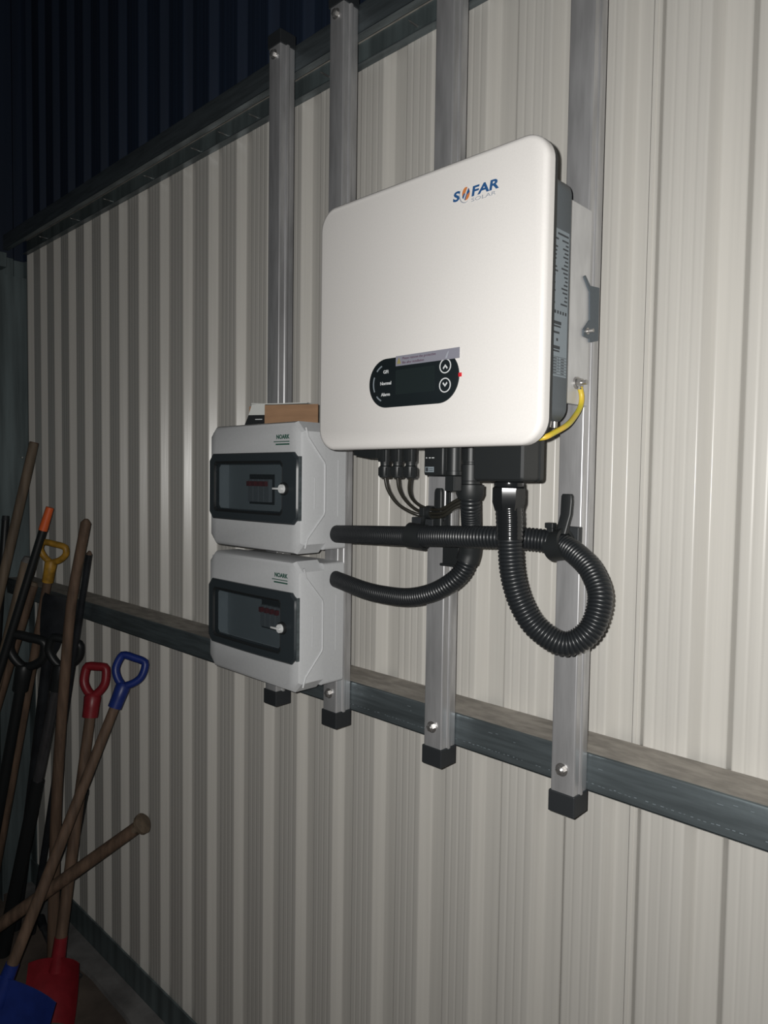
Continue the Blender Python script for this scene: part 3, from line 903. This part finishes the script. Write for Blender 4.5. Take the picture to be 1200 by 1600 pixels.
def pole_part(t, name, pts, r0, r1, material, L, n=14, step=0.03):
    pp = catmull(pts, step)
    return obj(name, sweep(bmesh.new(), pp, lambda i, c: r0 + (r1 - r0) * i / (c - 1), n), material, t, 45, L)


def d_grip(t, top, base, width, material, L, thick=0.0105, closed_slot=False, neck=0.5):
    """D-shaped handle: top bar centred on `top`, socket ending at `base`"""
    top, base = V(top), V(base)
    d = (top - base)
    h = d.length
    d.normalize()
    b = d.cross(FACE).normalized() * -1
    hw = width / 2
    fork = base + d * (h * neck)
    pts = [fork, fork + d * h * 0.13 + b * hw * 0.62, fork + d * h * 0.30 + b * hw * 0.98, top + b * hw * 0.90 - d * h * 0.04, top + b * hw * 0.55, top,
           top - b * hw * 0.55, top - b * hw * 0.90 - d * h * 0.04, fork + d * h * 0.30 - b * hw * 0.98, fork + d * h * 0.13 - b * hw * 0.62, fork]
    bm = sweep(bmesh.new(), catmull(pts, 0.008), thick, 12, flat=0.9)
    sweep(bm, [base, base + d * h * neck * 0.5, fork, fork + d * h * 0.07], lambda i, c: (thick * 1.55, thick * 1.6, thick * 1.7, thick * 1.2)[i], 14)
    return obj('grip', bm, material, t, 50, L)


def lerp(a, b, k):
    return V(a) + (V(b) - V(a)) * k


def tool(name, label, cat, bottom):
    t = thing(name, label, cat, bottom)
    return t, tuple(-c for c in bottom)


# plain wooden poles
top, bot = (-2.712, 0.03, 1.8192), (-2.8167, -0.3447, 0.015)
t, L = tool('wooden_pole', 'tallest wooden pole leaning in the corner, its square end reaching highest', 'pole', bot)
pole_part(t, 'shaft', [top, lerp(top, bot, 0.5), bot], 0.0165, 0.018, 'wood2', L)
pole_part(t, 'end_grain', [V(top) + V((0, 0.001, 0.004)), lerp(top, bot, 0.004)], 0.0155, 0.0165, 'wood', L, step=0.002)

pts = [(-2.151, -0.025, 1.562), (-2.2217, -0.04, 1.3127), (-2.2672, -0.045, 1.0615), (-2.3232, -0.045, 0.755), (-2.3543, -0.045, 0.4876), (-2.3743, -0.05, 0.015)]
t, L = tool('wooden_pole', 'reddish wooden pole standing in front of the rail at the left, slightly bowed', 'pole', pts[-1])
pole_part(t, 'shaft', pts, 0.0150, 0.0185, 'wood', L)
pole_part(t, 'rounded_tip', [V(pts[0]) + V((0.003, 0, 0.012)), V(pts[0]) + V((0.002, 0, 0.006)), V(pts[0])], 0.006, 0.0148, 'wood', L, step=0.003)

top, bot = (-2.2328, 0.02, 1.4561), (-2.6745, -0.0061, 0.015)
t, L = tool('dark_pole', 'thin dark pole just right of and behind the reddish wooden pole', 'pole', bot)
pole_part(t, 'shaft', [top, lerp(top, bot, 0.5), bot], 0.0100, 0.0120, 'tooldark', L)
pole_part(t, 'tip', [V(top) + V((0.004, 0, 0.010)), V(top)], 0.004, 0.010, 'wood', L, step=0.004)

top, bot = (-2.5995, -0.04, 1.4024), (-2.8499, -0.2825, 0.015)
t, L = tool('wooden_pole', 'wooden pole with a grey worn end left of the orange tipped pole', 'pole', bot)
pole_part(t, 'shaft', [top, lerp(top, bot, 0.5), bot], 0.0165, 0.018, 'wood2', L)
pole_part(t, 'worn_end', [V(top) + V((0.004, 0.004, 0.018)), V(top) + V((0.002, 0.002, 0.008)), V(top)], 0.012, 0.0168, 'kerb', L, step=0.004)

top, bot = (-2.6615, 0.005, 1.3078), (-2.9617, -0.2676, 0.015)
t, L = tool('wooden_pole', 'short wooden pole end showing between the orange tipped pole and the yellow grip', 'pole', bot)
pole_part(t, 'shaft', [top, lerp(top, bot, 0.5), bot], 0.0165, 0.018, 'wood', L)
pole_part(t, 'tip', [V(top) + V((0.003, 0.004, 0.012)), V(top)], 0.010, 0.0165, 'wood2', L, step=0.004)

# black poles
top, bot = (-2.919, 0.0, 1.5471), (-2.7749, -0.1578, 0.015)
t, L = tool('black_pole', 'black pole at the far left edge in front of the corner column', 'pole', bot)
pole_part(t, 'shaft', [lerp(top, bot, 0.008), lerp(top, bot, 0.5), bot], 0.0135, 0.0145, 'blackpl', L)
pole_part(t, 'end_cap', [top, lerp(top, bot, 0.004), lerp(top, bot, 0.012)], 0.0125, 0.0142, 'caps', L, step=0.004)
top, bot = (-2.4133, -0.03, 1.599), (-2.7313, -0.3933, 0.015)
t, L = tool('tool_shaft', 'black tool shaft with a bright orange tip leaning in the corner', 'tool', bot)
pole_part(t, 'shaft', [lerp(top, bot, 0.045), lerp(top, bot, 0.5), bot], 0.0130, 0.0140, 'blackpl', L)
pole_part(t, 'orange_tip', [top, lerp(top, bot, 0.01), lerp(top, bot, 0.048)], 0.0125, 0.0142, 'orange', L, step=0.01)

# shovels with D grips
top, bot = (-2.5072, 0.02, 1.4684), (-2.835, -0.1142, 0.015)
t, L = tool('shovel', 'shovel with a dirty yellow D grip and wooden shaft behind the poles', 'shovel', bot)
d_grip(t, top, lerp(top, bot, 0.092), 0.092, 'yellow', L, 0.0120)
pole_part(t, 'shaft', [lerp(top, bot, 0.085), lerp(top, bot, 0.5), bot], 0.0145, 0.016, 'wood', L)

top, bot = (-2.4639, -0.08, 1.1655), (-2.7445, -0.1771, 0.015)
t, L = tool('shovel', 'shovel with a wide black D grip and black shaft at the left edge', 'shovel', bot)
d_grip(t, top, lerp(top, bot, 0.16), 0.120, 'blackpl', L, 0.0160, neck=0.42)
pole_part(t, 'shaft', [lerp(top, bot, 0.15), lerp(top, bot, 0.5), bot], 0.0170, 0.018, 'blackpl', L)
top, bot = (-2.3614, 0.0, 1.1618), (-2.6375, -0.1185, 0.015)
t, L = tool('shovel', 'shovel with a black D grip and shiny grey metal tube shaft', 'shovel', bot)
d_grip(t, top, lerp(top, bot, 0.15), 0.106, 'blackpl', L, 0.0150, neck=0.45)
pole_part(t, 'metal_tube', [lerp(top, bot, 0.14), lerp(top, bot, 0.28), lerp(top, bot, 0.44)], 0.0170, 0.0175, 'tube', L)
pole_part(t, 'socket', [lerp(top, bot, 0.43), lerp(top, bot, 0.7), bot], 0.0205, 0.0240, 'blackpl', L)


# narrow spade standing on its handle, blade up
top, bot = V((-2.4302, -0.005, 1.3029)), V((-2.7566, -0.0357, 0.015))
t, L = tool('trenching_spade', 'dark narrow spade standing blade upward behind the reddish wooden pole', 'spade', bot)
d = (top - bot).normalized()
b = d.cross(FACE).normalized()
nn = b.cross(d).normalized()
rings = []
for k, (s, hw, cup) in enumerate(((0.0, 0.040, 0.010), (0.02, 0.0455, 0.011), (0.08, 0.046, 0.011), (0.14, 0.041, 0.012), (0.19, 0.030, 0.013), (0.22, 0.0175, 0.013))):
    c = top - d * s
    f, g = [], []
    for q in range(9):
        x = -1 + 2 * q / 8
        off = nn * (cup * (1 - x * x))
        f.append(c + b * hw * x + off)
        g.append(c + b * hw * x + off - nn * 0.003)
    rings.append(f + g[::-1])
obj('blade', loft(bmesh.new(), rings), 'tooldark', t, 40, L)
pole_part(t, 'shaft', [top - d * 0.20 + nn * 0.008, lerp(top, bot, 0.5), bot], 0.0180, 0.0185, 'tooldark', L)


def pan(t, L, attach, d, width, length, material, roll):
    """plastic shovel pan hanging below `attach` along -d, concave towards the room"""
    d = V(d).normalized()
    b = d.cross(FACE).normalized()
    b = (Matrix.Rotation(roll, 3, d) @ b)
    n_ = b.cross(d).normalized()
    rings = []
    for k in range(7):
        s = k / 6
        c = V(attach) - d * (length * s)
        hw = width / 2 * (0.90 + 0.10 * s)
        f, g = [], []
        for q in range(13):
            x = -1 + 2 * q / 12
            off = n_ * (0.035 * abs(x) ** 3 + 0.018 * (2 * s - 1) ** 2)
            f.append(c + b * hw * x + off)
            g.append(c + b * hw * x + off - n_ * 0.004)
        rings.append(f + g[::-1])
    obj('pan', loft(bmesh.new(), rings), material, t, 40, L)


# red and blue shovels
top, end = V((-2.3038, 0.075, 1.0709)), V((-2.2254, -0.0857, 0.2))
d = (top - end).normalized()
t, L = tool('shovel', 'wooden shovel with a dark red D grip beside the blue one', 'shovel', tuple(end - d * 0.19))
d_grip(t, top, lerp(top, end, 0.185), 0.072, 'redpl', L, 0.0160, neck=0.40)
pole_part(t, 'shaft', [lerp(top, end, 0.175), lerp(top, end, 0.6), lerp(top, end, 0.985)], 0.0165, 0.018, 'wood', L)
pole_part(t, 'collar', [end + d * 0.05, end + d * 0.01, end - d * 0.05], 0.0195, 0.0235, 'redpl', L)
pan(t, L, end - d * 0.005, d, 0.165, 0.185, 'redpl', 0.15)

top, end = V((-2.011, 0.06, 1.1569)), V((-2.0615, -0.2956, 0.3))
d = (top - end).normalized()
t, L = tool('shovel', 'wooden shovel with a bright blue D grip and blue pan on the floor', 'shovel', tuple(end - d * 0.30))
d_grip(t, top, lerp(top, end, 0.165), 0.084, 'bluepl', L, 0.0130, neck=0.42)
pole_part(t, 'shaft', [lerp(top, end, 0.155), lerp(top, end, 0.6), lerp(top, end, 0.985)], 0.0145, 0.0165, 'wood', L)
pole_part(t, 'collar', [end + d * 0.05, end + d * 0.01, end - d * 0.06], 0.0185, 0.0235, 'bluepl', L)
pan(t, L, end + d * 0.02, d, 0.36, 0.31, 'bluepl', 0.0)

# pick handle with flared knob
top, bot = V((-1.9765, 0.07, 0.6545)), V((-2.6054, -0.5046, 0.02))
t, L = tool('pick_handle', 'wooden handle with a flared knob end sticking out low across the blue shovel', 'handle', tuple(bot))
pole_part(t, 'shaft', [lerp(top, bot, 0.02), lerp(top, bot, 0.5), bot], 0.0190, 0.0200, 'wood', L)
u_ = (top - bot).normalized()
bm = sweep(bmesh.new(), [top - u_ * 0.035, top - u_ * 0.018, top - u_ * 0.010, top, top + u_ * 0.006], lambda i, c: (0.0190, 0.0230, 0.0370, 0.0385, 0.0300)[i], 18, flat=0.8)
obj('knob', bm, 'wood2', t, 45, L)
top, bot = (-2.4061, 0.08, 0.6149), (-2.643, 0.0782, 0.018)
t, L = tool('black_pole', 'short black pole low against the wall behind the blue shovel shaft', 'pole', bot)
pole_part(t, 'shaft', [lerp(top, bot, 0.01), lerp(top, bot, 0.5), bot], 0.0125, 0.013, 'blackpl', L)
pole_part(t, 'cap', [top, lerp(top, bot, 0.01), lerp(top, bot, 0.03)], 0.0118, 0.0134, 'caps', L, step=0.006)

# hoe head lying by the kerb
t = thing('hoe_head', 'curved grey steel hoe blade lying on the floor beside the red shovel', 'tool', (-2.42, 0.02, 0.0))
Lk = (2.42, -0.02, 0.0)
bm = sweep(bmesh.new(), catmull([(-2.66, 0.03, 0.030), (-2.53, 0.005, 0.045), (-2.42, 0.0, 0.030), (-2.33, 0.025, 0.012)], 0.02), 0.012, 10, flat=0.5)
obj('blade', bm, 'tube', t, 45, Lk)
obj('socket', cyl(bmesh.new(), (-2.66, 0.03, 0.030), (-2.72, 0.04, 0.035), 0.014, 0.017, 14), 'tooldark', t, 40, Lk)
